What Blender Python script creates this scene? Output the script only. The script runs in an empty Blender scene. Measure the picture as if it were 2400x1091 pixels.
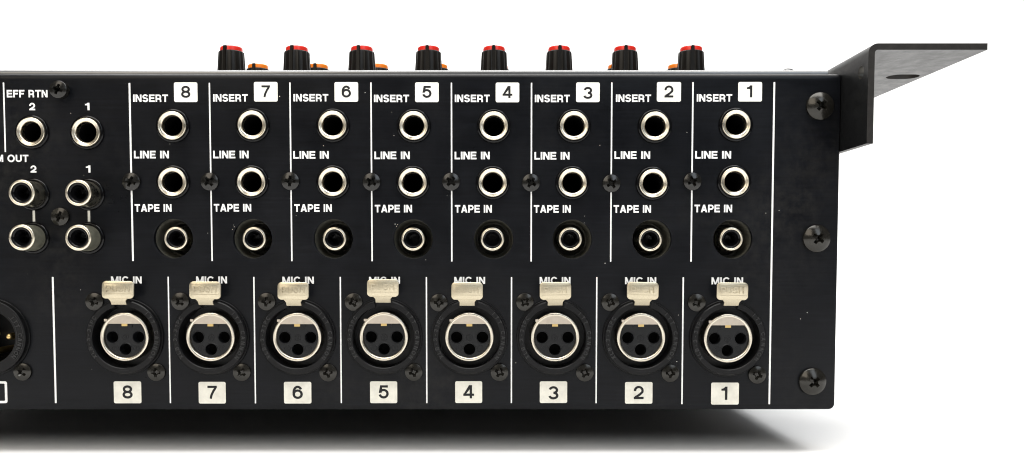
import bpy, bmesh, math, random
from math import sin, cos, tan, pi, radians, sqrt
from mathutils import Vector
from mathutils.geometry import tessellate_polygon

random.seed(11)
SC = bpy.context.scene
COL = SC.collection
MM = 0.001

# ------------------------------------------------------------------ camera
DIST = 280.0                      # camera to rear panel, mm
FPX = 1988.0                      # focal length in photo pixels (photo is 2400 wide)
TILT = radians(2.75)
VPX, VPY = 1150.0, 610.0          # where lines going straight back meet in the photo
OPX, OPY = VPX, VPY + FPX * tan(TILT)
cam_d = bpy.data.cameras.new('camera')
cam = bpy.data.objects.new('camera', cam_d)
COL.objects.link(cam)
cam_d.sensor_width = 36.0
cam_d.lens = 36.0 * FPX / 2400.0
cam_d.shift_x = (1200.0 - OPX) / 2400.0
cam_d.shift_y = (OPY - 545.5) / 2400.0
cam_d.clip_start = 0.01
cam_d.clip_end = 50
cam.location = (0, -DIST * MM, 0)
cam.rotation_euler = (pi / 2 - TILT, 0, 0)
SC.camera = cam

# ------------------------------------------------------------------ light
SC.view_settings.view_transform = 'Standard'
SC.view_settings.look = 'None'
SC.view_settings.exposure = 0
SC.view_settings.gamma = 1
SC.cycles.filter_width = 1.1
wd = bpy.data.worlds.new('World')
SC.world = wd
wd.use_nodes = True
wd.node_tree.nodes['Background'].inputs[0].default_value = (1.0, 0.97, 0.93, 1)
wd.node_tree.nodes['Background'].inputs[1].default_value = 0.10


def area(name, loc, target, sx, sy, power, color):
    l = bpy.data.lights.new(name, 'AREA')
    l.shape = 'RECTANGLE'
    l.size, l.size_y = sx, sy
    l.energy = power
    l.color = color
    o = bpy.data.objects.new(name, l)
    COL.objects.link(o)
    o.location = loc
    o.rotation_euler = (Vector(target) - Vector(loc)).to_track_quat('-Z', 'Y').to_euler()
    return o


area('softbox_warm', (-0.50, -0.85, 0.72), (-0.05, 0, 0), 0.55, 0.75, 5.6, (1.0, 0.90, 0.75))
area('softbox_cool', (0.48, -0.90, 0.72), (0.05, 0, 0), 0.45, 0.75, 4.2, (0.80, 0.90, 1.0))
area('ceiling_panel', (0.0, -0.35, 1.25), (0.0, -0.22, 0.0), 1.3, 0.6, 24, (1.0, 0.98, 0.95))
area('backdrop_light', (0.1, 0.85, 1.7), (0.1, 1.1, 0.0), 2.6, 1.0, 75, (1.0, 0.99, 0.97))


# ------------------------------------------------------------------ photo pixel -> point on an upright plane `y` mm behind the panel
def at(px, py, y=0.0):
    u = (px - OPX) / FPX
    v = (OPY - py) / FPX
    dy = cos(TILT) + v * sin(TILT)
    dz = -sin(TILT) + v * cos(TILT)
    t = (DIST + y) / dy
    return u * t, dz * t


def pxmm(n, y=0.0):
    return n * (DIST + y) / FPX


# ------------------------------------------------------------------ materials
def new_mat(name):
    m = bpy.data.materials.new(name)
    m.use_nodes = True
    nt = m.node_tree
    return m, nt, nt.nodes['Principled BSDF']


def mat(name, color, rough=0.5, metal=0.0, spec=0.5, var=0.0, vscale=400, bump=0.0, bscale=900, rvar=0.0,
        stretch=(1, 1, 1), color2=None):
    m, nt, b = new_mat(name)
    b.inputs['Base Color'].default_value = (*color, 1)
    b.inputs['Roughness'].default_value = rough
    b.inputs['Metallic'].default_value = metal
    b.inputs['Specular IOR Level'].default_value = spec
    N = nt.nodes.new
    L = nt.links.new
    if var or bump or rvar:
        tc = N('ShaderNodeTexCoord')
        info = N('ShaderNodeObjectInfo')
        mp = N('ShaderNodeMapping')
        mp.inputs['Scale'].default_value = stretch
        off = N('ShaderNodeVectorMath'); off.operation = 'ADD'
        L(tc.outputs['Object'], off.inputs[0])
        L(info.outputs['Random'], off.inputs[1])
        L(off.outputs[0], mp.inputs['Vector'])
    if var or rvar:
        n = N('ShaderNodeTexNoise')
        n.inputs['Scale'].default_value = vscale
        n.inputs['Detail'].default_value = 5
        n.inputs['Roughness'].default_value = 0.65
        L(mp.outputs[0], n.inputs['Vector'])
        if var:
            cr = N('ShaderNodeValToRGB')
            cr.color_ramp.elements[0].position = 0.3
            cr.color_ramp.elements[1].position = 0.7
            c2 = color2 if color2 else tuple(c * (1 - var) for c in color)
            cr.color_ramp.elements[0].color = (*c2, 1)
            cr.color_ramp.elements[1].color = (*color, 1)
            L(n.outputs['Fac'], cr.inputs[0])
            L(cr.outputs[0], b.inputs['Base Color'])
        if rvar:
            mr = N('ShaderNodeMapRange')
            mr.inputs['From Min'].default_value = 0.3
            mr.inputs['From Max'].default_value = 0.7
            mr.inputs['To Min'].default_value = rough - rvar
            mr.inputs['To Max'].default_value = rough + rvar
            L(n.outputs['Fac'], mr.inputs['Value'])
            L(mr.outputs[0], b.inputs['Roughness'])
    if bump:
        n2 = N('ShaderNodeTexNoise')
        n2.inputs['Scale'].default_value = bscale
        n2.inputs['Detail'].default_value = 4
        L(mp.outputs[0], n2.inputs['Vector'])
        bp = N('ShaderNodeBump')
        bp.inputs['Strength'].default_value = bump
        bp.inputs['Distance'].default_value = 0.0002
        L(n2.outputs['Fac'], bp.inputs['Height'])
        L(bp.outputs[0], b.inputs['Normal'])
    return m


def panel_mat():
    """black painted sheet: faint horizontal brushing, dusty bloom, grime and a few pale specks"""
    m, nt, b = new_mat('panel_paint')
    N, L = nt.nodes.new, nt.links.new
    tc = N('ShaderNodeTexCoord')
    mp = N('ShaderNodeMapping'); mp.inputs['Scale'].default_value = (60, 400, 1500)
    L(tc.outputs['Object'], mp.inputs['Vector'])
    br = N('ShaderNodeTexNoise'); br.inputs['Scale'].default_value = 1.0; br.inputs['Detail'].default_value = 6
    L(mp.outputs[0], br.inputs['Vector'])
    gr = N('ShaderNodeTexNoise'); gr.inputs['Scale'].default_value = 38; gr.inputs['Detail'].default_value = 8
    gr.inputs['Roughness'].default_value = 0.7
    L(tc.outputs['Object'], gr.inputs['Vector'])
    cr = N('ShaderNodeValToRGB')
    cr.color_ramp.elements[0].position = 0.32; cr.color_ramp.elements[0].color = (0.0027, 0.0031, 0.0042, 1)
    cr.color_ramp.elements[1].position = 0.72; cr.color_ramp.elements[1].color = (0.0058, 0.0064, 0.0080, 1)
    L(gr.outputs['Fac'], cr.inputs[0])
    cr2 = N('ShaderNodeValToRGB')
    cr2.color_ramp.elements[0].position = 0.3; cr2.color_ramp.elements[0].color = (0.72, 0.72, 0.72, 1)
    cr2.color_ramp.elements[1].position = 0.75; cr2.color_ramp.elements[1].color = (1.25, 1.25, 1.27, 1)
    L(br.outputs['Fac'], cr2.inputs[0])
    mul = N('ShaderNodeMix'); mul.data_type = 'RGBA'; mul.blend_type = 'MULTIPLY'; mul.inputs[0].default_value = 1
    L(cr.outputs[0], mul.inputs[6]); L(cr2.outputs[0], mul.inputs[7])
    vo = N('ShaderNodeTexVoronoi'); vo.inputs['Scale'].default_value = 260
    L(tc.outputs['Object'], vo.inputs['Vector'])
    lt = N('ShaderNodeMath'); lt.operation = 'LESS_THAN'; lt.inputs[1].default_value = 0.055
    L(vo.outputs['Distance'], lt.inputs[0])
    wn = N('ShaderNodeTexWhiteNoise'); L(vo.outputs['Position'], wn.inputs['Vector'])
    gt = N('ShaderNodeMath'); gt.operation = 'GREATER_THAN'; gt.inputs[1].default_value = 0.965
    L(wn.outputs['Value'], gt.inputs[0])
    ml = N('ShaderNodeMath'); ml.operation = 'MULTIPLY'
    L(lt.outputs[0], ml.inputs[0]); L(gt.outputs[0], ml.inputs[1])
    mx = N('ShaderNodeMix'); mx.data_type = 'RGBA'
    L(ml.outputs[0], mx.inputs[0]); L(mul.outputs[2], mx.inputs[6]); mx.inputs[7].default_value = (0.06, 0.058, 0.052, 1)
    s1 = N('ShaderNodeTexNoise'); s1.inputs['Scale'].default_value = 17; s1.inputs['Detail'].default_value = 3
    s2 = N('ShaderNodeTexNoise'); s2.inputs['Scale'].default_value = 260; s2.inputs['Detail'].default_value = 9
    s2.inputs['Roughness'].default_value = 0.75
    m1 = N('ShaderNodeMapRange'); m1.inputs['From Min'].default_value = 0.52; m1.inputs['From Max'].default_value = 0.72
    m2 = N('ShaderNodeMapRange'); m2.inputs['From Min'].default_value = 0.42; m2.inputs['From Max'].default_value = 0.75
    L(tc.outputs['Object'], s1.inputs['Vector']); L(tc.outputs['Object'], s2.inputs['Vector'])
    L(s1.outputs['Fac'], m1.inputs['Value']); L(s2.outputs['Fac'], m2.inputs['Value'])
    mm = N('ShaderNodeMath'); mm.operation = 'MULTIPLY'
    L(m1.outputs[0], mm.inputs[0]); L(m2.outputs[0], mm.inputs[1])
    dust = N('ShaderNodeMix'); dust.data_type = 'RGBA'
    L(mm.outputs[0], dust.inputs[0]); L(mx.outputs[2], dust.inputs[6]); dust.inputs[7].default_value = (0.017, 0.0165, 0.0155, 1)
    L(dust.outputs[2], b.inputs['Base Color'])
    mr = N('ShaderNodeMapRange'); mr.inputs['To Min'].default_value = 0.26; mr.inputs['To Max'].default_value = 0.38
    mr.inputs['From Min'].default_value = 0.3; mr.inputs['From Max'].default_value = 0.7
    L(gr.outputs['Fac'], mr.inputs['Value']); L(mr.outputs[0], b.inputs['Roughness'])
    b.inputs['Specular IOR Level'].default_value = 0.12
    bp = N('ShaderNodeBump'); bp.inputs['Strength'].default_value = 0.12; bp.inputs['Distance'].default_value = 0.0001
    L(br.outputs['Fac'], bp.inputs['Height']); L(bp.outputs[0], b.inputs['Normal'])
    return m


M_PANEL = panel_mat()
M_PRINT = mat('white_print', (0.74, 0.74, 0.73), 0.5, spec=0.3, var=0.06, vscale=900)
M_PLATE = mat('white_plate', (0.78, 0.77, 0.72), 0.45, spec=0.3, var=0.1, vscale=420)
M_PLATE_OLD = mat('yellowed_plate', (0.72, 0.70, 0.62), 0.45, spec=0.3, var=0.2, vscale=300)
M_INK = mat('black_ink', (0.012, 0.012, 0.013), 0.5, spec=0.2)
M_NICKEL = mat('nickel', (0.72, 0.655, 0.53), 0.30, 1.0, var=0.14, vscale=500, rvar=0.06, bump=0.03, bscale=2500)
M_SHELL = mat('satin_nickel', (0.62, 0.57, 0.475), 0.31, 1.0, var=0.18, vscale=400, rvar=0.07, bump=0.04, bscale=2200)
M_TARNISH = mat('tarnished_barrel', (0.52, 0.49, 0.40), 0.30, 1.0, var=0.5, vscale=330, rvar=0.1, bump=0.08, bscale=1500)
M_TARNISH_LIT = mat('lit_tarnished_barrel', (0.27, 0.265, 0.205), 0.42, 0.6, var=0.4, vscale=330, rvar=0.08, bump=0.08, bscale=1500)  # tarnish of the lower barrels, with their lit look put into the material
M_TAB = mat('sanded_brass_tab', (0.54, 0.48, 0.355), 0.40, 1.0, var=0.2, vscale=3200, bump=0.18, bscale=4200)
M_PLASTIC = mat('glossy_black_plastic', (0.0026, 0.0026, 0.003), 0.13, spec=0.20, bump=0.04, bscale=1200)
M_MOULD = mat('moulded_black_plastic', (0.0050, 0.0050, 0.0055), 0.36, spec=0.17, var=0.3, vscale=600, bump=0.12, bscale=1600)
M_LETTER = mat('rubbed_moulding', (0.020, 0.020, 0.0205), 0.4, spec=0.3)
M_INSERT = mat('grey_black_insert', (0.0085, 0.009, 0.010), 0.32, spec=0.2, var=0.2, vscale=600, bump=0.06, bscale=1800)
M_VOID = mat('dark_inside', (0.002, 0.002, 0.002), 0.8, spec=0.05)
M_SCREW = mat('blackened_steel', (0.014, 0.0135, 0.012), 0.20, 0.35, var=0.4, vscale=900, rvar=0.06, bump=0.10, bscale=1500)
M_SCREW2 = mat('oiled_steel', (0.024, 0.0225, 0.019), 0.20, 0.5, var=0.35, vscale=800, rvar=0.06, bump=0.08, bscale=1400)
M_KNOB = mat('black_knob', (0.007, 0.006, 0.005), 0.38, spec=0.16, var=0.3, vscale=700, bump=0.05)
M_RED = mat('red_cap', (0.68, 0.022, 0.011), 0.35, spec=0.4, var=0.08, vscale=500)
M_ORANGE = mat('orange_cap', (0.85, 0.215, 0.012), 0.35, spec=0.4, var=0.08, vscale=500)
M_GOLD = mat('gold_contact', (0.55, 0.40, 0.17), 0.35, 1.0)
M_BRACKET = mat('bracket_paint', (0.0075, 0.0078, 0.0082), 0.37, spec=0.15, var=0.25, vscale=500, rvar=0.06, bump=0.12,
                bscale=1100, stretch=(0.5, 0.5, 1))
M_PLATE_METAL = mat('brushed_plate', (0.50, 0.44, 0.37), 0.38, 1.0, var=0.15, vscale=500, rvar=0.05, bump=0.05, bscale=2000)
M_EDGE = mat('raw_cut_edge', (0.019, 0.017, 0.0155), 0.5, spec=0.2, var=0.5, vscale=500, bump=0.5, bscale=900)
M_HOLE_GLINT = mat('highlit_hole_rim', (0.06, 0.057, 0.05), 0.4, 0.6, var=0.4, vscale=900)  # lighter colour imitates the highlight inside the bracket leg's holes
M_COVER = mat('cover_paint', (0.10, 0.102, 0.106), 0.26, spec=0.9, var=0.2, vscale=300, bump=0.08, bscale=900, stretch=(0.2, 1, 1))
M_CASE = mat('case_paint', (0.006, 0.006, 0.006), 0.6, spec=0.05, var=0.2, vscale=200, bump=0.05)
M_RECESS = mat('cup_plastic', (0.085, 0.082, 0.066), 0.6, spec=0.2, var=0.3, vscale=300)
M_RUBBER = mat('rubber', (0.01, 0.01, 0.01), 0.8, spec=0.2, bump=0.1)
M_FLOOR = mat('white_paper', (0.86, 0.86, 0.86), 0.8, spec=0.1, var=0.02, vscale=30)
M_CHIP = mat('bare_speck', (0.55, 0.54, 0.50), 0.5)


# ------------------------------------------------------------------ mesh building (all in mm)
class MB:
    def __init__(s):
        s.v, s.f, s.mi = [], [], []

    def add(s, verts, faces, mi=0):
        n = len(s.v)
        s.v += [tuple(v) for v in verts]
        s.f += [tuple(n + i for i in f) for f in faces]
        s.mi += [mi] * len(faces)
        return s

    def lathe(s, prof, seg=48, axis='Y', a0=0.0, a1=2 * pi, cx=0.0, cz=0.0, mi=0, cap=False):
        """profile of (radius, height along axis); axis Y: heights are y, negative is towards the viewer"""
        full = abs((a1 - a0) - 2 * pi) < 1e-6
        n = seg if full else seg + 1
        vs = []
        for i in range(n):
            a = a0 + (a1 - a0) * i / seg
            for r, h in prof:
                if axis == 'Y':
                    vs.append((cx + r * cos(a), h, cz + r * sin(a)))
                else:
                    vs.append((cx + r * cos(a), cz + r * sin(a), h))
        k = len(prof)
        fs = []
        for i in range(seg):
            j = (i + 1) % n
            for q in range(k - 1):
                fs.append((i * k + q, j * k + q, j * k + q + 1, i * k + q + 1))
        if cap and not full:
            fs.append(tuple(range(k)))
            fs.append(tuple((n - 1) * k + q for q in range(k)))
        return s.add(vs, fs, mi)

    def disc(s, r, y, cx=0, cz=0, seg=40, mi=0):
        return s.add([(cx + r * cos(2 * pi * i / seg), y, cz + r * sin(2 * pi * i / seg)) for i in range(seg)],
                     [tuple(range(seg))], mi)

    def box(s, x0, x1, y0, y1, z0, z1, mi=0):
        return s.add([(x0, y0, z0), (x1, y0, z0), (x1, y1, z0), (x0, y1, z0),
                      (x0, y0, z1), (x1, y0, z1), (x1, y1, z1), (x0, y1, z1)],
                     [(0, 3, 2, 1), (4, 5, 6, 7), (0, 1, 5, 4), (1, 2, 6, 5), (2, 3, 7, 6), (3, 0, 4, 7)], mi)

    def plate(s, outer, holes, w0, w1, mp, mi=0, walls=True, back=True, mi_wall=None, chamfer=0.0):
        """flat sheet: outer and hole loops in (u,v), between w0 and w1; mp(u,v,w) -> xyz"""
        mw = mi if mi_wall is None else mi_wall
        loops = [outer] + holes
        flat = [p for lp in loops for p in lp]
        tris = tessellate_polygon([[Vector((p[0], p[1], 0)) for p in lp] for lp in loops])
        s.add([mp(p[0], p[1], w0) for p in flat], tris, mi)
        if back:
            s.add([mp(p[0], p[1], w1) for p in flat], tris, mi)
        if walls:
            for lp in loops:
                n = len(lp)
                s.add([mp(p[0], p[1], w0) for p in lp] + [mp(p[0], p[1], w1) for p in lp],
                      [(i, (i + 1) % n, n + (i + 1) % n, n + i) for i in range(n)], mw)
        return s

    def mesh(s, name, mats, sharp=32):
        me = bpy.data.meshes.new(name)
        me.from_pydata([(x * MM, y * MM, z * MM) for x, y, z in s.v], [], s.f)
        for m in (mats if isinstance(mats, (list, tuple)) else [mats]):
            me.materials.append(m)
        me.polygons.foreach_set('material_index', s.mi)
        bm = bmesh.new(); bm.from_mesh(me)
        bmesh.ops.remove_doubles(bm, verts=bm.verts, dist=1e-7)
        bmesh.ops.recalc_face_normals(bm, faces=bm.faces)
        bm.to_mesh(me); bm.free()
        me.shade_smooth()
        me.set_sharp_from_angle(angle=radians(sharp))
        return me


def circ(cx, cz, r, n=48):
    return [(cx + r * cos(2 * pi * i / n), cz + r * sin(2 * pi * i / n)) for i in range(n)]


def rrect(x0, x1, z0, z1, r, n=5):
    """rounded rectangle; r is one radius or four (lower right, upper right, upper left, lower left)"""
    pts = []
    r4 = r if isinstance(r, tuple) else (r, r, r, r)
    for (sx, sz, a), r in zip(((1, -1, -pi / 2), (1, 1, 0), (-1, 1, pi / 2), (-1, -1, pi)), r4):
        cx = x1 - r if sx > 0 else x0 + r
        cz = z1 - r if sz > 0 else z0 + r
        for i in range(n + 1):
            t = a + pi / 2 * i / n
            pts.append((cx + r * cos(t), cz + r * sin(t)))
    return pts


FRONT = lambda u, v, w: (u, w, v)

# ------------------------------------------------------------------ placing objects
FLOOR_Z = -64.6
BASE = Vector((0, 160, FLOOR_Z))         # the mixer's base point, mm
mixer = bpy.data.objects.new('audio_mixer', None)
COL.objects.link(mixer)
mixer.location = BASE * MM
mixer.empty_display_size = 0.05
mixer['label'] = 'black rack mixer seen from its socket-filled rear panel, red and orange capped knobs on top'
mixer['category'] = 'audio mixer'


def part(name, me, loc=(0, 0, 0), ry=0.0, label=None, rz=0.0):
    """a part of the mixer; loc is in mm in panel coordinates"""
    o = bpy.data.objects.new(name, me)
    COL.objects.link(o)
    o.parent = mixer
    o.location = (Vector(loc) - BASE) * MM
    if ry or rz:
        o.rotation_euler = (0, ry, rz)
    if label:
        o['label'] = label
    return o


def sub(name, me, parent, loc=(0, 0, 0), rot=None, label=None):
    o = bpy.data.objects.new(name, me)
    COL.objects.link(o)
    o.parent = parent
    o.location = Vector(loc) * MM
    if rot:
        o.rotation_euler = rot
    if label:
        o['label'] = label
    return o


# ------------------------------------------------------------------ lettering
_tc = {}


def arc(cx, cz, rx, rz, a0, a1, n=14):
    return [(cx + rx * cos(radians(a0 + (a1 - a0) * i / n)), cz + rz * sin(radians(a0 + (a1 - a0) * i / n))) for i in range(n + 1)]


def letter(c, w):
    """a grotesque capital or numeral of height 1 with stroke width w: list of strokes ('s', points), rings ('o', points)
    and solid polygons ('p', points), and its width"""
    h = w / 2
    q = (1 - w) / 4                       # half height of a stacked bowl
    if c == 'I':
        return [('s', [(h, 0), (h, 1)])], w
    if c == '-':
        return [('s', [(0, 0.42), (0.34, 0.42)])], 0.34
    if c == 'L':
        return [('s', [(h, 1), (h, h), (0.68, h)])], 0.68
    if c == 'E':
        return [('s', [(0.73, 1 - h), (h, 1 - h), (h, h), (0.75, h)]), ('s', [(w, 0.51), (0.69, 0.51)])], 0.75
    if c == 'F':
        return [('s', [(0.71, 1 - h), (h, 1 - h), (h, 0)]), ('s', [(w, 0.50), (0.63, 0.50)])], 0.71
    if c == 'T':
        return [('s', [(0, 1 - h), (0.76, 1 - h)]), ('s', [(0.38, 1 - w), (0.38, 0)])], 0.76
    if c == 'H':
        return [('s', [(h, 0), (h, 1)]), ('s', [(0.80 - h, 0), (0.80 - h, 1)]), ('s', [(w, 0.5), (0.80 - w, 0.5)])], 0.80
    if c == 'N':
        W, k = 0.80, w * 1.12
        return [('s', [(h, 0), (h, 1)]), ('s', [(W - h, 0), (W - h, 1)]), ('p', [(0, 1), (k, 1), (W, 0), (W - k, 0)])], W
    if c == 'M':
        W, k = 0.98, w * 1.15
        m = W / 2
        return [('s', [(h, 0), (h, 1)]), ('s', [(W - h, 0), (W - h, 1)]), ('p', [(0, 1), (k, 1), (m + w * 0.42, 0), (m - w * 0.42, 0)]),
                ('p', [(W, 1), (m + w * 0.42, 0), (m - w * 0.42, 0), (W - k, 1)])], W
    if c == 'A':
        W, k = 0.88, w * 1.08
        m = W / 2
        return [('p', [(0, 0), (k, 0), (m + w * 0.5, 1), (m - w * 0.58, 1)]), ('p', [(W, 0), (m + w * 0.58, 1), (m - w * 0.5, 1), (W - k, 0)]),
                ('s', [(0.22, 0.29), (W - 0.22, 0.29)])], W
    if c == 'X':
        W, k = 0.84, w * 1.25
        return [('p', [(0, 0), (k, 0), (W, 1), (W - k, 1)]), ('p', [(0, 1), (W - k, 0), (W, 0), (k, 1)])], W
    if c == 'U':
        W = 0.80
        return [('s', [(h, 1), (h, 0.36)] + arc(W / 2, 0.34, W / 2 - h, 0.34 - h, 180, 360) + [(W - h, 0.36), (W - h, 1)])], W
    if c == 'O':
        W = 0.96
        return [('o', arc(W / 2, 0.5, W / 2 - h, 0.52 - h, 0, 360, 36)[:-1])], W
    if c in 'CG':
        W = 0.88
        e = [('s', arc(W / 2 + 0.02, 0.5, W / 2 - h + 0.02, 0.52 - h, 35, 325 if c == 'C' else 312, 30))]
        if c == 'G':
            e.append(('s', [(W * 0.52, 0.45), (W - h, 0.45), (W - h, 0.0)]))
        return e, W
    if c == 'S':
        W = 0.78
        r = W / 2 - h
        return [('s', arc(W / 2, 1 - h - q + 0.01, r * 0.96, q + 0.01, 15, 255, 18) + arc(W / 2, h + q - 0.01, r, q + 0.01, 75, -168, 18))], W
    if c in 'PR':
        W = 0.76
        m = 0.42
        r = (1 - h - m) / 2
        e = [('s', [(h, 0), (h, 1)]), ('s', [(h, 1 - h), (W - r - h, 1 - h)] + arc(W - r - h, m + r, r, r, 80, -80, 12) + [(W - r - h, m), (h, m)])]
        if c == 'R':
            e.append(('s', [(W * 0.52, m)] + arc(W * 0.52, m - 0.19, W * 0.48 - h, 0.19, 70, 10, 6) + [(W - h, 0.1), (W - h + 0.03, 0)]))
            W += 0.03
        return e, W
    if c == 'B':
        W, m = 0.79, 0.52
        r, r2 = (1 - h - m) / 2, (m - h) / 2
        return [('s', [(h, 0), (h, 1)]), ('s', [(h, 1 - h), (W - r - h - 0.03, 1 - h)] + arc(W - r - h - 0.03, m + r, r, r, 80, -80, 12) + [(W - r - h - 0.03, m), (h, m)]),
                ('s', [(W - r2 - h - 0.06, m)] + arc(W - r2 - h, h + r2, r2, r2, 80, -80, 12) + [(W - r2 - h, h), (h, h)])], W
    if c == '1':
        W = 0.30 + w * 0.7
        s_ = W - w
        return [('s', [(W - h, 0), (W - h, 1)]), ('p', [(0, 0.84 - w * 0.85), (s_, 0.84 - w * 0.85), (s_, 1.0), (s_ * 0.92, 0.95), (s_ * 0.68, 0.885), (s_ * 0.35, 0.85), (0, 0.84)])], W
    W = 0.72
    r = W / 2 - h
    m = W / 2
    if c == '2':
        return [('s', arc(m, 1 - h - 0.28, r, 0.28, 185, -25, 18) + [(W * 0.62, 0.36), (W * 0.30, 0.2), (h * 1.1, w * 0.85)]), ('s', [(0, h), (W, h)])], W
    if c == '3':
        return [('s', arc(m, 1 - h - q, r * 0.92, q, 170, -90, 18)), ('s', arc(m, h + q, r, q, 90, -172, 18))], W
    if c == '4':
        W = 0.78
        x = W * 0.70
        return [('s', [(x, 0), (x, 1)]), ('s', [(0, 0.28), (W, 0.28)]), ('p', [(0, 0.28), (w * 0.9, 0.28), (x, 1 - w * 1.2), (x, 1), (x - h * 1.5, 1)])], W
    if c == '5':
        return [('s', [(W * 0.92, 1 - h), (W * 0.16, 1 - h)]), ('p', [(W * 0.16, 1), (W * 0.16 + w, 1), (W * 0.10 + w * 0.9, 0.44), (W * 0.03, 0.42)]),
                ('s', arc(m, h + 0.28, r, 0.28, 150, -168, 22))], W
    if c == '6':
        return [('o', arc(m, h + 0.275, r, 0.275, 0, 360, 32)[:-1]), ('s', arc(m, 0.5, r, 0.5 - h, 32, 205, 18))], W
    if c == '7':
        return [('s', [(0, 1 - h), (W, 1 - h)]), ('s', [(W - h * 1.1, 1 - w * 0.9), (W * 0.62, 0.58), (W * 0.42, 0.27), (W * 0.34, 0)])], W
    if c == '8':
        return [('o', arc(m, 1 - h - 0.205, r * 0.90, 0.205, 0, 360, 30)[:-1]), ('o', arc(m, (1 - 0.41) / 2, r, (1 - 0.41) / 2 - h, 0, 360, 32)[:-1])], W
    raise ValueError(c)


def ribbon(pts, w, closed):
    n = len(pts)
    L_, R_ = [], []
    for i in range(n):
        p = Vector(pts[i])
        a = Vector(pts[i - 1]) if (closed or i) else None
        b = Vector(pts[(i + 1) % n]) if (closed or i < n - 1) else None
        d1 = (p - a).normalized() if a else None
        d2 = (b - p).normalized() if b else None
        d1 = d1 or d2
        d2 = d2 or d1
        n1, n2 = Vector((-d1.y, d1.x)), Vector((-d2.y, d2.x))
        m = (n1 + n2).normalized()
        k = w / 2 / max(0.45, m.dot(n1))
        L_.append(tuple(p + m * k)); R_.append(tuple(p - m * k))
    return L_, R_


def glyphs(text, w=0.2, extrude=0.0, gap=0.11):
    """flat (or raised) lettering as a mesh; third coordinate is height above the sheet. Strokes that cross lie a hair apart."""
    key = (text, w, extrude, gap)
    if key in _tc:
        return _tc[key]
    vs, fs = [], []
    x = 0.0
    for c in text:
        if c == ' ':
            x += 0.44
            continue
        els, W = letter(c, w)
        for lay, (kind, pts) in enumerate(els):
            top = extrude + lay * 0.002
            if kind == 'p':
                A = [(x + u, v) for u, v in pts]
                k = len(vs)
                n = len(A)
                vs += [(u, v, top) for u, v in A]
                fs += [tuple(k + i for i in t) for t in tessellate_polygon([[Vector((u, v, 0)) for u, v in A]])]
                rims = [A + [A[0]]]
            else:
                l_, r_ = ribbon(pts, w, kind == 'o')
                l_ = [(x + u, v) for u, v in l_]; r_ = [(x + u, v) for u, v in r_]
                k, n = len(vs), len(l_)
                vs += [(u, v, top) for u, v in l_] + [(u, v, top) for u, v in r_]
                for i in range(n if kind == 'o' else n - 1):
                    j = (i + 1) % n
                    fs.append((k + i, k + j, k + n + j, k + n + i))
                rims = [l_ + [l_[0]], r_ + [r_[0]]] if kind == 'o' else [l_ + r_[::-1] + [l_[0]]]
            if extrude:
                for rim in rims:
                    k = len(vs)
                    m = len(rim)
                    vs += [(u, v, top) for u, v in rim] + [(u, v, 0.0) for u, v in rim]
                    fs += [(k + i, k + i + 1, k + m + i + 1, k + m + i) for i in range(m - 1)]
        x += W + gap
    xs = [v[0] for v in vs]; ys = [v[1] for v in vs]
    _tc[key] = (vs, fs, min(xs), max(xs), min(ys), max(ys))
    return _tc[key]


def text_in_box(mb, text, x0, x1, z0, z1, y, w=0.2, mi=0):
    """flat print filling the box x0..x1, z0..z1 on the panel"""
    vs, fs, a, b, c, d = glyphs(text, w)
    sx, sz = (x1 - x0) / (b - a), (z1 - z0) / (d - c)
    mb.add([(x0 + (v[0] - a) * sx, y - v[2], z0 + (v[1] - c) * sz) for v in vs], fs, mi)


# ================================================================== the setting
def build_backdrop():
    mb = MB()
    prof = [(-2600, FLOOR_Z), (1300, FLOOR_Z)]
    for i in range(1, 13):
        t = pi / 2 * i / 12
        prof.append((1300 + 700 * sin(t), FLOOR_Z + 700 * (1 - cos(t))))
    prof.append((2000, 2600))
    vs, fs = [], []
    for y, z in prof:
        vs += [(-3500, y, z), (3500, y, z)]
    for i in range(len(prof) - 1):
        fs.append((2 * i, 2 * i + 1, 2 * i + 3, 2 * i + 2))
    me = mb.add(vs, fs).mesh('backdrop', M_FLOOR)
    o = bpy.data.objects.new('backdrop', me)
    COL.objects.link(o)
    o['kind'] = 'structure'
    o['label'] = 'plain white seamless surface under and behind the mixer'


build_backdrop()

# ================================================================== measured places (photo pixels)
INSERT = [(404.3, 295.2), (591.2, 294.0), (779.8, 294.4), (969.6, 295.4), (1157.5, 296.0), (1345.4, 295.6), (1535.2, 296.4), (1725.0, 292.6)]
LINE = [(404.8, 427.2), (589.8, 427.2), (779.9, 427.2), (967.4, 428.3), (1154.8, 428.9), (1341.8, 429.0), (1530.2, 430.3), (1721.2, 426.6)]
EFF = [(73.9, 309.9), (202.9, 310.9)]
TAPEHOLE = [(406.2, 559.5), (591.9, 559.7), (781.2, 560), (968.4, 560.3), (1157, 560.8), (1341.4, 561), (1528.2, 561.3), (1717.8, 561)]
TAPEJACK = [(411.4, 559.5), (595.1, 559.9), (783.6, 560.2), (967.7, 561), (1154, 561), (1336.7, 560.5), (1524.5, 562.2), (1714.4, 560.6)]
XLR = [(290.5, 790.5), (492.2, 791), (695.8, 791.5), (899.2, 790.2), (1100.0, 791.0), (1301.2, 791.4), (1503.0, 792.2), (1707.3, 794.2)]
XLR_M = (-23.5, 790.5)
RCA = [(79.5, 456.5), (208.6, 456.8), (79.5, 558.6), (208.6, 559.2)]

PX1 = at(1966.5, 500)[0]           # right edge of the panel
PX0 = at(-560, 500)[0]             # left edge, beyond the frame
PZ1 = at(1100, 172.6)[1]           # top of the panel's bend
PZ0 = at(1100, 961.0)[1]           # bottom
R_TAPE, R_XLRHOLE, R_JACKHOLE = pxmm(46.8), 11.4, 4.2


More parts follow.
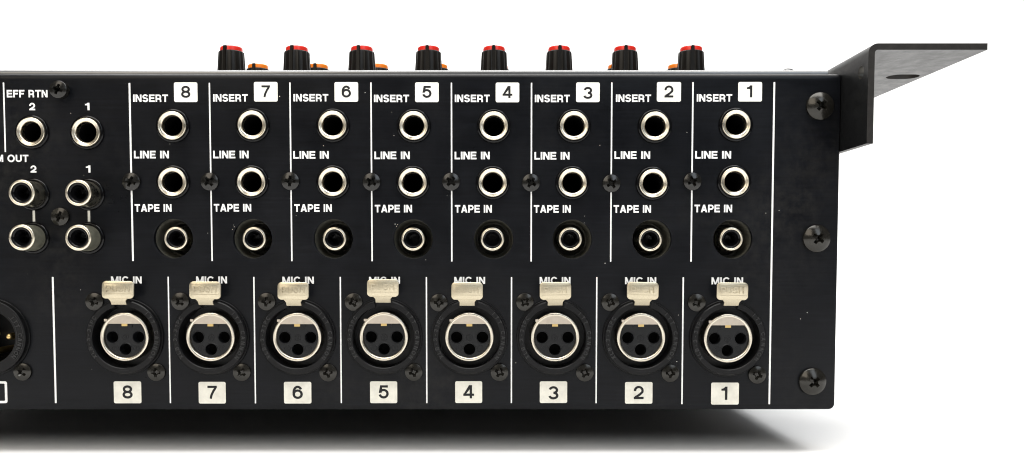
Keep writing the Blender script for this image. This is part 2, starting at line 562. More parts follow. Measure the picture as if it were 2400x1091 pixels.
# ================================================================== rear panel
def build_panel():
    mb = MB()

    def outline(t, back=0.0):
        """t = 0 flat front edge .. pi/2 the full outline after the bend"""
        s = 1 - sin(t)
        pts = rrect(PX0 + 0.5 * s, PX1 - 0.5 * s, PZ0 + 0.45 * s, PZ1 - 1.5 * s, (1.9, 0.6, 0.6, 1.9))
        return pts

    holes = []
    for p in TAPEHOLE:
        holes.append(circ(*at(*p), R_TAPE, 56))
    for p in XLR + [XLR_M]:
        holes.append(circ(*at(*p), R_XLRHOLE, 40))
    for p in INSERT + LINE + EFF:
        holes.append(circ(*at(*p), R_JACKHOLE, 28))
    o0 = outline(0)
    mb.plate(o0, holes, 0, 0, FRONT, walls=False, back=False)
    prev, n = [(u, 0.0, v) for u, v in o0], len(o0)
    rings = [prev]
    for i in range(1, 7):
        t = pi / 2 * i / 6
        rings.append([(u, 1.5 * (1 - cos(t)), v) for u, v in outline(t)])
    rings.append([(u, 14.0, v) for u, v in outline(pi / 2)])
    for a, b in zip(rings[:-1], rings[1:]):
        mb.add(a + b, [(i, (i + 1) % n, n + (i + 1) % n, n + i) for i in range(n)])
    for h in holes[:8]:                       # rolled lip and wall of the tape-in holes
        cx = sum(p[0] for p in h) / len(h); cz = sum(p[1] for p in h) / len(h)
        mb.lathe([(R_TAPE, 0), (R_TAPE - 0.12, 0.06), (R_TAPE - 0.2, 0.2), (R_TAPE - 0.2, 1.6)], 56, cx=cx, cz=cz)
    return part('rear_panel', mb.mesh('rear_panel', M_PANEL, 25))


panel = build_panel()


def on_panel(name, me, label=None):
    return sub(name, me, panel, (0, 0, 0), label=label)


def px_box(x0, y0, x1, y1):
    """photo rectangle -> panel rectangle"""
    cx, cy = (x0 + x1) / 2, (y0 + y1) / 2
    X0, X1 = at(x0, cy)[0], at(x1, cy)[0]
    Z1, Z0 = at(cx, y0)[1], at(cx, y1)[1]
    return X0, X1, Z0, Z1


def word(text, x0, y0, x1, y1, w=0.21, name='printed_word'):
    mb = MB()
    X0, X1, Z0, Z1 = px_box(x0, y0, x1, y1)
    text_in_box(mb, text, X0, X1, Z0, Z1, -0.05, w)
    on_panel(name, mb.mesh(name, M_PRINT))


for (x0, y0), x1 in zip([(312, 221.8), (499.6, 221.0), (687.7, 220.6), (876.5, 222.3), (1066, 222.2), (1253.6, 222.4), (1443.5, 221.8), (1633, 221.0)],
                        [394, 580.8, 769.7, 958.8, 1147.8, 1335.5, 1526, 1716]):
    word('INSERT', x0, y0, x1, y0 + 18.2)
for (x0, y0), x1 in zip([(314, 354), (499.6, 353.9), (687.3, 354.7), (877.5, 355.8), (1065.5, 356.2), (1252.6, 356.8), (1440, 355.2), (1629.2, 354.6)],
                        [396, 582.8, 770.7, 960.4, 1147.8, 1334.9, 1523.8, 1713.5]):
    word('LINE IN', x0, y0, x1, y0 + 17.8)
for (x0, y0), x1 in zip([(315.7, 479), (501.2, 478.6), (689.7, 479.2), (878.5, 480.6), (1066, 481), (1251.2, 481.3), (1438, 481.3), (1627.6, 480.3)],
                        [402.2, 588.9, 777.8, 965.8, 1152.8, 1337.7, 1525.8, 1715.9]):
    word('TAPE IN', x0, y0, x1, y0 + 17.9)
for x0, x1, y0 in [(260.3, 332.2, 648.2), (459.7, 532.2, 648.2), (661.8, 735.8, 648.8), (864.8, 937.5, 649), (1064.5, 1137, 649.2),
                   (1264.8, 1337, 649.4), (1464.8, 1538, 650), (1667.5, 1741.6, 650.3)]:
    word('MIC IN', x0, y0, x1, y0 + 17)
word('EFF RTN', 16, 211.4, 111.6, 229.4)
word('2', 68.8, 241.6, 82.5, 259)
word('1', 199.6, 241.6, 209.9, 259)
word('PGM OUT', -43.5, 363, 67, 380.6)
word('2', 71.7, 388.3, 85.5, 405.2)
word('1', 201.5, 388.3, 212.2, 405.2)

# dividing lines: (x at mid height, y top, y bottom, width), photo pixels
for x, y0, y1, w in [(10.5, 194, 357, 4.0), (307.6, 195, 612.5, 5.0), (494.0, 194.5, 612.5, 3.9), (681.8, 193.8, 612.8, 3.9),
                     (870.8, 193.8, 613, 3.9), (1058.5, 194.3, 613.6, 3.9), (1245.3, 194.6, 613.8, 3.9), (1432.6, 193.8, 614, 3.9),
                     (1621.9, 193, 614, 4.2), (1808.9, 192.8, 948, 4.9), (127.3, 649.5, 945.5, 5.2), (396.9, 649, 945.6, 3.7),
                     (596.9, 649.3, 946, 3.7), (798.8, 649.4, 945.5, 3.7), (999.9, 649.8, 945.5, 3.7), (1198.7, 650, 945.3, 3.7),
                     (1397.9, 650, 945.7, 3.7), (1599.8, 650.5, 948, 4.0)]:
    X = at(x, (y0 + y1) / 2)[0]
    Z1, Z0 = at(x, y0)[1], at(x, y1)[1]
    hw = pxmm(w) * 0.42
    mb = MB().add([(u, -0.04, v) for u, v in rrect(X - hw, X + hw, Z0, Z1, hw * 0.6, 3)], [tuple(range(16))])
    on_panel('divider_line', mb.mesh('divider_line', M_PRINT))
for x in (79.5, 208.6):
    X0, X1, Z0, Z1 = px_box(x - 2.9, 494, x + 2.9, 520)
    on_panel('linking_line', MB().add([(X0, -0.04, Z0), (X1, -0.04, Z0), (X1, -0.04, Z1), (X0, -0.04, Z1)], [(0, 1, 2, 3)]).mesh('linking_line', M_PLATE_OLD))

# open white frame cut by the left edge of the photo
_o = rrect(*px_box(-64, 894, 17.2, 945.5), 0.7)
_i = rrect(*px_box(-58.5, 899.5, 11.5, 940), 0.35)
mb = MB()
mb.add([(u, -0.04, v) for u, v in _o] + [(u, -0.04, v) for u, v in _i],
       [(i, (i + 1) % len(_o), len(_o) + (i + 1) % len(_o), len(_o) + i) for i in range(len(_o))])
on_panel('printed_frame', mb.mesh('printed_frame', M_PRINT))


def number_plate(n, x0, y0, x1, y1, old):
    mb = MB().add([(u, -0.05, v) for u, v in rrect(*px_box(x0, y0, x1, y1), 0.55)], [tuple(range(24))])
    p = part('number_plate', mb.mesh('number_plate', M_PLATE_OLD if old else M_PLATE), label='white plate printed with a black %d' % n)
    cx, cy = (x0 + x1) / 2, (y0 + y1) / 2
    h = 28.2 if not old else 31.0
    w = {1: 13.0, 2: 21, 3: 21.3, 4: 23, 5: 21.5, 6: 22, 7: 20, 8: 21.8}[n] * (1.0 if not old else 1.1)
    dx = -1.5 if n == 1 else 0
    dy = {3: 1.5}.get(n, -0.8)
    t = MB()
    text_in_box(t, str(n), *px_box(cx - w / 2 + dx, cy - h / 2 + dy, cx + w / 2 + dx, cy + h / 2 + dy), -0.1, 0.172)
    # parent is at the mixer's base, so hand over the panel offset
    o = sub('digit', t.mesh('digit', M_INK), p)


for n, b in zip((8, 7, 6, 5, 4, 3, 2, 1), [(407.9, 193.6, 462.9, 239.8), (595.3, 192.6, 650.8, 238.7), (784, 193, 839.5, 239.1), (972.9, 193.6, 1028.3, 240),
                                           (1161.7, 194.1, 1217, 240.4), (1350.2, 193.8, 1405.6, 240), (1539.5, 192.8, 1596, 239), (1730, 192.7, 1786, 238.6)]):
    number_plate(n, *b, False)
for i, (n, b) in enumerate(zip((8, 7, 6, 5, 4, 3, 2, 1), [(254, 873, 467, 1043), (250, 877, 460, 1045), (250, 877, 462, 1045), (256, 873, 466, 1042),
                                                          (254, 872, 463, 1041), (248, 873, 460, 1041), (247, 878, 460, 1046), (253, 883, 468, 1053)])):
    x = 190 + 200 * i
    number_plate(n, x + b[0] / 3.304, 630 + b[1] / 3.304, x + b[2] / 3.304, 630 + b[3] / 3.304, True)

# bare specks where paint has chipped and lint has settled
mb = MB()
for x, y, s in [(655.4, 226.6, 1.6), (856, 217.6, 1.2), (1892, 733, 1.4), (1876, 748, 1.3), (1418, 617.5, 1.4), (1406, 341, 1.0), (923.4, 318, 0.9),
                (1370, 507, 0.9), (1369, 523, 0.8), (694, 505.6, 0.9), (189, 680, 1.0), (487, 547, 0.9), (1590, 739, 1.0), (1586, 848, 1.2),
                (1209, 851, 0.9), (998, 609.5, 1.0), (758, 342, 1.1), (1048, 458, 0.8), (166, 266, 1.0), (926, 526, 1.6), (929.5, 531, 1.1),
                (932, 527, 1.0), (545, 538, 1.0), (549, 532, 0.9), (547, 528, 0.8), (630, 420, 1.2), (1610, 311, 1.0), (1795, 500, 1.1), (1826, 494, 1.0)]:
    X, Z = at(x, y)
    r = pxmm(s)
    k = random.random() * 3
    mb.add([(X + r * random.uniform(0.6, 1.1) * cos(k + i * pi / 3), -0.03, Z + r * random.uniform(0.5, 1.0) * sin(k + i * pi / 3)) for i in range(6)], [tuple(range(6))])
chips = on_panel('paint_chips', mb.mesh('paint_chips', M_CHIP))
chips['kind'] = 'stuff'

# ================================================================== case, cover, feet
CZ1 = at(1100, 163.6, 3)[1]        # top of the cover
CX1 = at(1940.5, 168, 3)[0]
mb = MB()
mb.box(PX0 + 0.6, PX1 - 0.6, 14.2, 330, PZ0 + 0.1, PZ1 - 0.15)
# open towards the panel: drop the face behind it so that the sockets look into a dark inside
f = [q for q in mb.f if not all(abs(mb.v[i][1] - 14.2) < 1e-6 for i in q)]
mb.f, mb.mi = f, [0] * len(f)
mb.add([(PX0 + 1, 60, PZ0 + 1), (PX1 - 1, 60, PZ0 + 1), (PX1 - 1, 60, PZ1 - 1), (PX0 + 1, 60, PZ1 - 1)], [(0, 1, 2, 3)])
part('case', mb.mesh('case', M_CASE))

mb = MB()
r = 1.15
prof = [(3.6, PZ1 + 0.05), (3.0, PZ1 + 0.22), (3.0, CZ1 - r)]
prof += [(3.0 + r * (1 - cos(t)), CZ1 - r + r * sin(t)) for t in [pi / 2 * i / 6 for i in range(1, 7)]]
prof += [(326, CZ1), (326, PZ1 + 0.05)]
k = len(prof)
vs = [(PX0 + 4, y, z) for y, z in prof] + [(CX1, y, z) for y, z in prof]
mb.add(vs, [(i, (i + 1) % k, k + (i + 1) % k, k + i) for i in range(k)] + [tuple(range(k)), tuple(range(k, 2 * k))])
part('top_cover', mb.mesh('top_cover', M_COVER, 25))

mb = MB().lathe([(0, 0), (8.5, 0), (9.5, 1.5), (10, PZ0 + 0.1 - FLOOR_Z), (0, PZ0 + 0.1 - FLOOR_Z)], 32, axis='Z')
foot = mb.mesh('rubber_foot', M_RUBBER)
for x in (PX0 + 25, PX1 - 25):
    for y in (135, 305):
        part('rubber_foot', foot, (x, y, FLOOR_Z))


# ================================================================== screws
def cross_r(a, L, w, rc):
    """radius of a cross recess at angle a"""
    p = (a + pi / 4) % (pi / 2) - pi / 4
    c, s_ = cos(p), abs(sin(p))
    r = min(L / c, (w / s_) if s_ > 1e-6 else 1e9)
    return max(r, rc)


def screw_mesh(name, R, h, dome, m, L=0.60, w=0.165, rc=0.34, edge=0.3):
    mb = MB()
    N = 96
    prof_t = [0, 0.12, 0.35, 0.6, 0.8, 0.92, 0.975]
    rings = []

    def top(r):
        return -(h + dome * (1 - (r / R) ** 2))
    ang = [2 * pi * i / N for i in range(N)]
    rcs = [cross_r(a, L, w, rc) * R for a in ang]
    # recess: floor point, lower ring, upper lip
    rings.append([(0.42 * q, -(h * 0.15)) for q in rcs])
    rings.append([(0.96 * q, top(q) + 0.10) for q in rcs])
    for t in prof_t:
        rings.append([(q + (R * 0.985 - q) * t, top(q + (R * 0.985 - q) * t)) for q in rcs])
    rings.append([(R * 0.99, -(h - edge * 0.15))] * N)
    rings.append([(R, -(h - edge))] * N)
    rings.append([(R * 0.985, 0)] * N)
    vs = []
    for rg in rings:
        for a, (r, y) in zip(ang, rg):
            vs.append((r * cos(a), y, r * sin(a)))
    fs = []
    for k in range(len(rings) - 1):
        for i in range(N):
            j = (i + 1) % N
            fs.append((k * N + i, k * N + j, (k + 1) * N + j, (k + 1) * N + i))
    fs.append(tuple(range(N)))
    mb.add(vs, fs)
    # small punched dot between two arms
    mb.disc(R * 0.06, -(h + dome * 0.42) - 0.03, R * 0.5, R * 0.5, 10)
    return mb.mesh(name, m, 28)


SCREW = screw_mesh('panel_screw', 2.95, 0.95, 0.7, M_SCREW)
SCREW_TALL = screw_mesh('panel_screw', 2.85, 2.2, 0.75, M_SCREW)
SCREW_LIGHT = screw_mesh('panel_screw', 2.95, 1.0, 0.6, M_SCREW2)
SCREW_BIG = screw_mesh('case_screw', 4.55, 0.75, 1.75, M_SCREW2, L=0.44, w=0.125, rc=0.25, edge=0.3)
LOCK = screw_mesh('socket_screw', 2.95, 0.7, 0.55, M_SCREW2, L=0.54)


def put_screw(px, py, me, name='panel_screw', prot=1.3, ang=None):
    # the photo shows the head's face, which stands a little in front of the panel
    x, z = at(px, py, -prot)
    part(name, me, (x, 0, z), ry=random.uniform(0, pi) if ang is None else ang)


for x, y in [(305.7, 426), (490, 426), (679.6, 424.8), (870.3, 426.6), (1057, 426), (1245, 428.3), (1433.8, 430), (1624, 425.4)]:
    put_screw(x, y, SCREW)
put_screw(134.4, 209.3, SCREW_TALL, prot=2.6)
put_screw(138.7, 508.2, SCREW_LIGHT)
for x, y, a in [(1925.4, 247.6, 0.72), (1917.2, 559.4, 0.66), (1907.6, 896, 0.8)]:
    put_screw(x, y, SCREW_BIG, 'case_screw', 1.6, a)
put_screw(49.5, 873, LOCK, 'socket_screw')
UL = [(97, 257), (103, 255), (112, 257), (127, 260), (127, 265), (133, 260), (135, 262), (145, 265)]
LR = [(578, 805), (580, 805), (590, 808), (593, 803), (597, 805), (598, 808), (600, 812), (614, 825)]
for i in range(8):
    for q in (UL[i], LR[i]):
        put_screw(190 + 200 * i + q[0] / 3.304, 630 + q[1] / 3.304, LOCK, 'socket_screw', 1.0)

# screw head on the cover near its right end
x, z = at(1846, 162, 10)
mb = MB().lathe([(0, 1.9), (1.0, 1.8), (1.8, 1.35), (2.2, 0.6), (2.3, 0)], 32, axis='Z')
part('cover_screw', mb.mesh('cover_screw', M_COVER), (x, 10, CZ1))

# ================================================================== phone jacks
JC = MB().lathe([(R_JACKHOLE - 0.1, 2), (4.4, -0.75), (4.9, -0.95), (5.3, -0.85), (5.55, -0.45), (5.6, 0.0)], 56).mesh('jack_socket', M_PLASTIC, 50)
JR = MB().lathe([(4.62, -0.3), (4.66, -1.1), (4.60, -1.36), (4.46, -1.46), (4.32, -1.44), (4.22, -1.36), (3.98, -1.31), (3.72, -1.24), (3.48, -1.08),
                 (3.33, -0.86), (3.27, -0.5), (3.25, 0.3), (3.25, 1.2)], 64).mesh('bushing', M_NICKEL, 60)
JB = MB().lathe([(3.25, 1.2), (3.2, 1.4), (3.2, 22)], 32).disc(3.2, 22, seg=32).mesh('bore', M_VOID, 40)


def jack(p):
    x, z = at(p[0], p[1], -0.6)
    o = part('jack_socket', JC, (x, 0, z))
    sub('bushing', JR, o, rot=(radians(random.uniform(-1.2, 1.2)), random.uniform(0, 6.28), radians(random.uniform(-1.2, 1.2))))
    sub('bore', JB, o)


for p in INSERT + LINE + EFF:
    jack(p)

# ================================================================== phono sockets
def phono_meshes(y0, y1, R, dull):
    """barrel from the panel side y1 to the front y0"""
    b = MB().lathe([(R * 0.99, y1), (R, y0 + 0.45), (R - 0.08, y0 + 0.18), (R - 0.3, y0 + 0.03), (R - 0.55, y0), (R * 0.80, y0 + 0.03),
                    (R * 0.775, y0 + 0.15), (R * 0.77, y0 + 3)], 56).mesh('barrel', [M_NICKEL, dull], 45)
    return b


def set_tarnish(me, y_front):
    """the barrel's outside, behind its bright front ring, is tarnished"""
    for p in me.polygons:
        if p.center.y > (y_front + 0.9) * MM or max(me.vertices[i].co.y for i in p.vertices) > (y_front + 2.5) * MM:
            p.material_index = 1


RB = phono_meshes(-7.6, -0.4, 4.22, M_TARNISH)
set_tarnish(RB, -7.6)
RB2 = phono_meshes(-7.6, -0.4, 4.22, M_TARNISH_LIT)
set_tarnish(RB2, -7.6)
RI = MB().lathe([(3.26, -7.0), (3.2, -7.5), (2.95, -7.58), (2.6, -7.4), (2.4, -6.95), (2.25, -6.6), (1.95, -6.3), (1.75, -5.8), (1.7, -1.5)], 40).disc(1.7, -1.5, seg=40).mesh('insulator', M_PLASTIC, 60)
RC = MB().lathe([(4.1, -0.75), (4.75, -0.85), (5.05, -0.75), (5.25, -0.4), (5.3, 0)], 48).mesh('phono_socket', M_PLASTIC, 50)
for p in RCA:
    x, z = at(*p)
    o = part('phono_socket', RC, (x, 0, z))
    sub('barrel', RB if p[1] < 500 else RB2, o)
    sub('insulator', RI, o)

TB = phono_meshes(0, 11, 3.98, M_TARNISH)
set_tarnish(TB, 0)
TI = MB().lathe([(3.07, 0.75), (2.98, 0.25), (2.7, 0.28), (2.45, 0.42), (2.3, 0.8), (2.15, 1.1), (1.9, 1.4), (1.7, 1.9), (1.65, 8)], 40).disc(1.65, 8, seg=40).mesh('insulator', M_PLASTIC, 60)
TP = MB().lathe([(6.45, -9.2), (6.42, -8.6), (6.2, -4), (5.85, -0.4), (5.7, 0), (5.3, 0.1), (5.2, 6)], 56).disc(5.2, 6, seg=40).mesh('phono_socket', M_RECESS, 50)
for h, j in zip(TAPEHOLE, TAPEJACK):
    hx, hz = at(h[0], h[1] + 0.3)
    jx, jz = at(j[0], j[1], 1.6)
    o = part('phono_socket', TP, (hx, 10, hz), label='phono socket sunk in a round hole')
    sub('barrel', TB, o, (jx - hx, 1.6 - 10, jz - hz))
    sub('insulator', TI, o, (jx - hx, 1.6 - 10, jz - hz))

# ================================================================== XLR sockets
GAP = radians(14.5)


def arc_text(mb, text, R, a_mid, da, h, y, top_out):
    """raised letters round a ring; a_mid in radians, letters read clockwise when top_out"""
    n = len(text)
    for i, ch in enumerate(text):
        if ch == ' ':
            continue
        k = i - (n - 1) / 2
        a = a_mid - k * da if top_out else a_mid + k * da
        vs, fs, x0, x1, y0, y1 = glyphs(ch, 0.19, 0.22)
        s = h
        ux, uz = (sin(a), -cos(a)) if top_out else (-sin(a), cos(a))     # reading direction
        vx, vz = (cos(a), sin(a)) if top_out else (-cos(a), -sin(a))     # up direction
        c0 = (x0 + x1) / 2
        ov = []
        for v in vs:
            lu, lv = (v[0] - c0) * s, (v[1] - 0.5) * s
            ov.append((R * cos(a) + ux * lu + vx * lv, y - v[2] * s, R * sin(a) + uz * lu + vz * lv))
        mb.add(ov, fs)


def xlr_meshes():
    d = {}
    # flange: base rim, raised ring with a gap at the top, groove floor
    mb = MB()
    mb.lathe([(12.75, 0.0), (12.7, -0.5), (12.55, -0.7), (10.2, -0.7), (10.2, 4.0), (8.0, 4.0)], 72)
    mb.lathe([(12.2, -0.7), (12.15, -1.9), (11.85, -2.22), (10.4, -2.22), (10.2, -2.05), (10.2, -0.7)], 64, a0=pi / 2 + GAP, a1=pi / 2 + 2 * pi - GAP, cap=True)
    d['flange'] = mb.mesh('xlr_socket', M_MOULD, 30)
    mb = MB()
    mb.box(-1.65, 1.65, -2.12, -0.5, -10.9, -10.1)
    d['key'] = mb.mesh('key_notch', M_VOID)
    mb = MB()
    mb.box(-1.6, 1.6, -2.32, -2.2, -11.06, -10.9)
    d['ledge'] = mb.mesh('key_ledge', M_INSERT)
    mb = MB()
    arc_text(mb, 'XLB-3-31PC', 11.2, radians(180), radians(7.7), 1.25, -2.22, True)
    arc_text(mb, 'ITT CANNON', 11.2, radians(4), radians(9.0), 1.25, -2.22, True)
    d['lettering'] = mb.mesh('moulded_lettering', M_LETTER)
    # metal shell
    d['shell'] = MB().lathe([(8.08, 4), (8.08, -0.85), (8.0, -1.1), (7.8, -1.24), (7.35, -1.24), (7.05, -1.12), (6.86, -0.85), (6.8, -0.4), (6.8, 5)], 72).mesh('shell', M_SHELL, 50)
    # chord plate at the top, with the little nick at its left corner
    ch = 4.38
    a = math.acos(ch / 7.3)
    pts = [(7.3 * sin(-a + 2 * a * i / 24), 7.3 * cos(-a + 2 * a * i / 24)) for i in range(25)]
    mb = MB().plate(pts, [], -1.16, 3, FRONT)
    mb.box(-6.5, -5.5, -1.32, -0.6, 5.15, 5.95)
    d['plate'] = mb.mesh('latch_plate', M_PLATE_METAL)
    # insert with three pin holes
    holes = [(-4.25, -0.12, 1.92), (4.35, -0.12, 1.92), (0, -4.12, 1.92)]
    mb = MB()
    mb.plate(circ(0, 0, 6.75, 56), [circ(hx, hz, hr, 32) for hx, hz, hr in holes], -0.3, 4, FRONT, back=False)
    for hx, hz, hr in holes:
        mb.lathe([(hr + 0.32, -0.3), (hr + 0.2, -0.42), (hr + 0.02, -0.42), (hr - 0.05, -0.2), (hr - 0.05, 3)], 32, cx=hx, cz=hz)
    for bx, bz, t in ((0, -0.2, '3'), (-3.45, -3.75, '2'), (3.5, -3.78, '1')):
        mb.lathe([(1.1, -0.3), (1.05, -0.4), (0.92, -0.4), (0.88, -0.3)], 24, cx=bx, cz=bz)
        vs, fs, x0, x1, y0, y1 = glyphs(t, 0.16, 0.1)
        s = 1.0 / (y1 - y0)
        mb.add([(bx + (v[0] - (x0 + x1) / 2) * s, -0.36 - v[2] * s, bz + (v[1] - (y0 + y1) / 2) * s) for v in vs], fs)
    mb.box(-2.4, 2.4, -0.55, -0.3, 3.1, 4.3)
    d['insert'] = mb.mesh('insert', M_INSERT, 30)
    mb = MB()
    for hx, hz, hr in holes:
        mb.disc(hr + 0.05, 3.0, hx, hz, 24)
    d['pit'] = mb.mesh('pin_hole', M_VOID)
    d['contact'] = MB().box(-0.95, 0.95, -0.85, -0.5, 3.55, 4.37).mesh('contact', M_GOLD)
    return d


XD = xlr_meshes()


def push_tab_mesh():
    """T-shaped release tab with a bent-out head; local origin at the middle of the head"""
    W2, H2, r = 5.1, 2.85, 1.3
    outer = rrect(-W2, W2, -H2, H2, r, 6)
    mb = MB()
    n = len(outer)
    inset = [(u * 0.965, v * 0.94) for u, v in outer]
    mb.add([(u, 0.0, v) for u, v in inset], [tuple(range(n))])
    mb.add([(u, 0.0, v) for u, v in inset] + [(u, 0.14, v) for u, v in outer] + [(u, 0.8, v) for u, v in outer],
           [(k * n + i, k * n + (i + 1) % n, (k + 1) * n + (i + 1) % n, (k + 1) * n + i) for k in range(2) for i in range(n)])
    # neck leaning back into the gap of the ring
    nk = [(-3.1, -H2 + 0.05, 0.02), (3.1, -H2 + 0.05, 0.02), (2.42, -H2 - 0.75, 0.35), (2.42, -H2 - 1.95, 1.35), (-2.42, -H2 - 1.95, 1.35), (-2.42, -H2 - 0.75, 0.35)]
    mb.add([(u, w, v) for u, v, w in nk] + [(u, w + 0.7, v) for u, v, w in nk],
           [(0, 1, 2, 5), (5, 2, 3, 4), (6, 7, 8, 11), (11, 8, 9, 10)] + [(i, (i + 1) % 6, 6 + (i + 1) % 6, 6 + i) for i in range(6)])
    # stamped frame and word
    for z in (-1.35, 2.0):
        mb.box(-4.5, 4.5, -0.10, 0.05, z - 0.08, z + 0.08)
    vs, fs, x0, x1, y0, y1 = glyphs('PUSH', 0.15, 0.06, 0.2)
    sx, sz = 7.6 / (x1 - x0), 2.2 / (y1 - y0)
    mb.add([(-3.8 + (v[0] - x0) * sx, -0.01 - v[2] * 3.2, -0.78 + (v[1] - y0) * sz) for v in vs], fs)
    return mb.mesh('push_tab', M_TAB, 40)


TAB = push_tab_mesh()
TABX = [283, 297, 319, 354, 346, 370, 386, 420]
TABY = [(95, 234), (98, 239), (104, 243), (83, 220), (104, 244), (104, 243), (104, 242), (109, 244)]
for i, p in enumerate(XLR):
    x, z = at(p[0], p[1], -1.4)
    o = part('xlr_socket', XD['flange'], (x, 0, z))
    sub('moulded_lettering', XD['lettering'], o)
    sub('key_ledge', XD['ledge'], o)
    sub('shell', XD['shell'], o, rot=(0, random.uniform(0, 6.28), 0))
    sub('latch_plate', XD['plate'], o)
    sub('insert', XD['insert'], o)
    sub('pin_hole', XD['pit'], o)
    sub('contact', XD['contact'], o)
    yt = -5.2
    tx, tz = at(190 + 200 * i + TABX[i] / 3.304, 630 + sum(TABY[i]) / 2 / 3.304, yt)
    sub('push_tab', TAB, o, (tx - x, yt, tz - z), rot=(radians(random.uniform(-4, 2.0)), radians(random.uniform(-1.2, 1.2)), radians(random.uniform(-3, 3))))

# male socket cut by the left edge of the photo
x, z = at(*XLR_M, -1.4)
mb = MB()
mb.lathe([(12.75, 0.0), (12.7, -0.5), (12.55, -0.7), (8.7, -0.7), (8.7, 12.0)], 72)
mb.disc(8.7, 12, seg=48)
mb.lathe([(12.15, -0.7), (12.12, -2.05), (11.98, -2.22), (8.85, -2.22), (8.7, -2.1), (8.7, -0.7)], 72)
ml = part('xlr_socket', mb.mesh('xlr_socket', [M_MOULD], 30), (x, 0, z), label='male socket with bare pins')
mb = MB()
arc_text(mb, 'ITT CANNON', 10.45, radians(0), radians(8.4), 1.35, -2.22, True)
for rr in (9.45, 11.45):
    mb.lathe([(rr - 0.06, -2.2), (rr - 0.06, -2.34), (rr + 0.06, -2.34), (rr + 0.06, -2.2)], 30, a0=radians(-44), a1=radians(44))
sub('moulded_lettering', mb.mesh('moulded_lettering', M_LETTER), ml)
mb = MB().lathe([(0, -0.6), (0.55, -0.5), (0.95, 0.0), (1.15, 0.8), (1.15, 12)], 24)
PIN = mb.mesh('pin', M_GOLD, 60)
for dx, dz in ((5.4, 0), (-5.4, 0), (0, -5.0)):
    sub('pin', PIN, ml, (dx, 0, dz))


# ================================================================== knobs
def knob_body():
    mb = MB()
    N = 108
    zs = [(5.9, -23), (5.75, -12), (5.4, -8.5), (5.02, -2.5), (4.9, -2.2), (4.6, -2.05)]
    vs = []
    for r, z in zs:
        for i in range(N):
            a = 2 * pi * i / N
            k = (a * 18 / (2 * pi)) % 1.0
            fl = 1.0 - 0.038 * (sin(pi * k) ** 0.6) if r > 4.7 else 1.0
            vs.append((r * fl * cos(a), r * fl * sin(a), z))
    fs = [(q * N + i, q * N + (i + 1) % N, (q + 1) * N + (i + 1) % N, (q + 1) * N + i) for q in range(len(zs) - 1) for i in range(N)]
    fs.append(tuple((len(zs) - 1) * N + i for i in range(N)))
    mb.add(vs, fs)
    # raised pointer rib on the side that faces the sockets and bar across the top
    mb.add([(-0.62, -4.8, -23), (0.62, -4.8, -23), (0.62, -6.05, -23), (-0.62, -6.05, -23),
            (-0.55, -4.2, -0.45), (0.55, -4.2, -0.45), (0.55, -5.0, -0.45), (-0.55, -5.0, -0.45)],
           [(0, 1, 5, 4), (1, 2, 6, 5), (2, 3, 7, 6), (3, 0, 4, 7), (4, 5, 6, 7)])
    mb.box(-0.55, 0.55, -4.3, 1.0, -2.3, -0.35)
    return mb.mesh('knob', M_KNOB, 28)


def knob_cap(m):
    mb = MB()
    g = radians(9.5)
    mb.lathe([(0.0, -0.02), (2.6, -0.06), (3.9, -0.22), (4.25, -0.5), (4.36, -0.95), (4.36, -2.05), (0.0, -2.05)], 60, axis='Z', a0=-pi / 2 + g, a1=-pi / 2 + 2 * pi - g, cap=True)
    return mb.mesh('cap', m, 35)


KB = knob_body()
KR, KO = knob_cap(M_RED), knob_cap(M_ORANGE)
KL = MB().box(-0.26, 0.26, -4.6, -0.4, -0.34, -0.12).mesh('pointer_line', M_PRINT)
Y_RED, Y_ORANGE = DIST * 0.2245, DIST * 0.341
RX = [542.5, 696, 848.3, 1004.4, 1158, 1310.3, 1464.6, 1619.5]
RROT = [16, 13, 9, 3, 2, 0, 3, 4]
OX = [604.7, 745.3, 885.8, 1025.7, 1167, 1307.6, 1448.3, 1589]
OROT = [8, 6, 40, 30, 0, -20, -35, -40]
ztop = at(1158, 110.8, Y_RED)[1]
ztop2 = at(1158, 152.6, Y_ORANGE)[1]
for i in range(8):
    o = part('knob', KB, (at(RX[i], 130, Y_RED)[0], Y_RED, ztop), rz=radians(-RROT[i]))
    sub('cap', KR, o)
    sub('pointer_line', KL, o)
    o['label'] = 'black knob with a red cap'
for i in range(8):
    o = part('knob', KB, (at(OX[i], 150, Y_ORANGE)[0], Y_ORANGE, ztop2), rz=radians(-OROT[i]))
    sub('cap', KO, o)
    sub('pointer_line', KL, o)
    o['label'] = 'black knob with an orange cap, behind the red row'


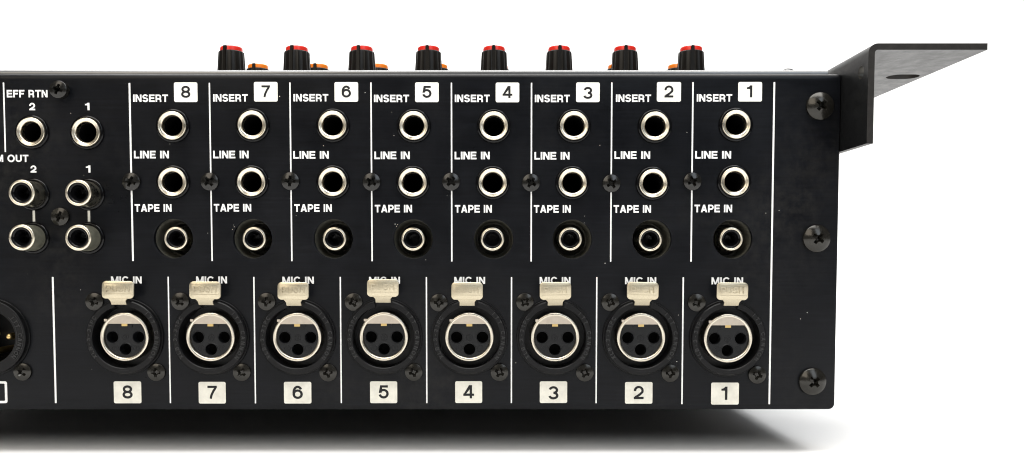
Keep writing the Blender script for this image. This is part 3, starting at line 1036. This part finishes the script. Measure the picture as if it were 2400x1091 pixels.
# ================================================================== rack bracket
def build_bracket():
    y0, y1, t = -19.4, 140.0, 1.95
    xl = PX1 + 0.05
    zb = at(2024, 337, y0)[1]
    zt = at(2150, 102, y0)[1]
    xr = at(2314.5, 110, y0)[0]
    ro, ri = 2.9, 0.95
    mb = MB()
    hy = y0 + 5.0
    hz = at(2009, 170.4, hy)[1]
    leg_map = lambda u, v, w: (w, u, v)
    # leg: faces in the y-z plane
    leg_holes = [circ(hy, hz, 2.05, 32), circ(hy + 76, hz, 2.05, 32)]
    outer = [(y0, zb), (y1, zb), (y1, zt - ro), (y0, zt - ro)]
    mb.plate(outer, leg_holes, xl, xl + t, leg_map, mi=0, walls=False)
    for h in leg_holes:
        n = len(h)
        mb.add([leg_map(a, b, xl) for a, b in h] + [leg_map(a, b, xl + t) for a, b in h], [(i, (i + 1) % n, n + (i + 1) % n, n + i) for i in range(n)], 2)
    # flange: faces in the x-y plane
    fl_map = lambda u, v, w: (u, v, w)
    sx, _ = at(2114.3, 179.4, 19)

    def slot(cx, cy):
        hw, rr = 1.8, 3.7
        return [(cx + hw + rr * cos(a), cy + rr * sin(a)) for a in [-pi / 2 + pi * i / 12 for i in range(13)]] + \
               [(cx - hw + rr * cos(a), cy + rr * sin(a)) for a in [pi / 2 + pi * i / 12 for i in range(13)]]
    slots = [slot(sx, 18.5), slot(sx, 18.5 + 76.2)]
    outer = [(xl + ro, y0), (xr, y0), (xr, y1), (xl + ro, y1)]
    mb.plate(outer, slots, zt, zt - t, fl_map, mi=0, walls=False)
    for h in slots:
        n = len(h)
        mb.add([fl_map(a, b, zt) for a, b in h] + [fl_map(a, b, zt - t) for a, b in h], [(i, (i + 1) % n, n + (i + 1) % n, n + i) for i in range(n)], 1)
    # bend
    cx, cz = xl + ro, zt - ro
    N = 8
    o_ = [(cx - ro * cos(pi / 2 * i / N), cz + ro * sin(pi / 2 * i / N)) for i in range(N + 1)]
    i_ = [(cx - ri * cos(pi / 2 * i / N), cz + ri * sin(pi / 2 * i / N)) for i in range(N + 1)]
    for pts in (o_, i_):
        k = len(pts)
        mb.add([(x, y0, z) for x, z in pts] + [(x, y1, z) for x, z in pts], [(i, i + 1, k + i + 1, k + i) for i in range(k - 1)], 0)
    # cut ends of the sheet, towards and away from the viewer, subdivided and a little ragged
    prof_o = [(xl, zb), (xl, zb + 8), (xl, zb + 16), (xl, zb + 22)] + o_ + [(xl + 12, zt), (xl + 20, zt), (xl + 29, zt), (xr, zt)]
    prof_i = [(xl + t, zb), (xl + t, zb + 8), (xl + t, zb + 16), (xl + t, zb + 22)] + i_ + [(xl + 12, zt - t), (xl + 20, zt - t), (xl + 29, zt - t), (xr, zt - t)]
    k = len(prof_o)
    for y in (y0, y1):
        mb.add([(x, y, z) for x, z in prof_o] + [(x, y, z) for x, z in prof_i], [(i, i + 1, k + i + 1, k + i) for i in range(k - 1)], 1)
    # free edges
    mb.add([(xl, y0, zb), (xl + t, y0, zb), (xl + t, y1, zb), (xl, y1, zb)], [(0, 1, 2, 3)], 1)
    mb.add([(xr, y0, zt), (xr, y0, zt - t), (xr, y1, zt - t), (xr, y1, zt)], [(0, 1, 2, 3)], 1)
    me = mb.mesh('rack_bracket', [M_BRACKET, M_EDGE, M_HOLE_GLINT], 30)
    part('rack_bracket', me, label='L shaped steel rack ear with a slotted flange')


build_bracket()
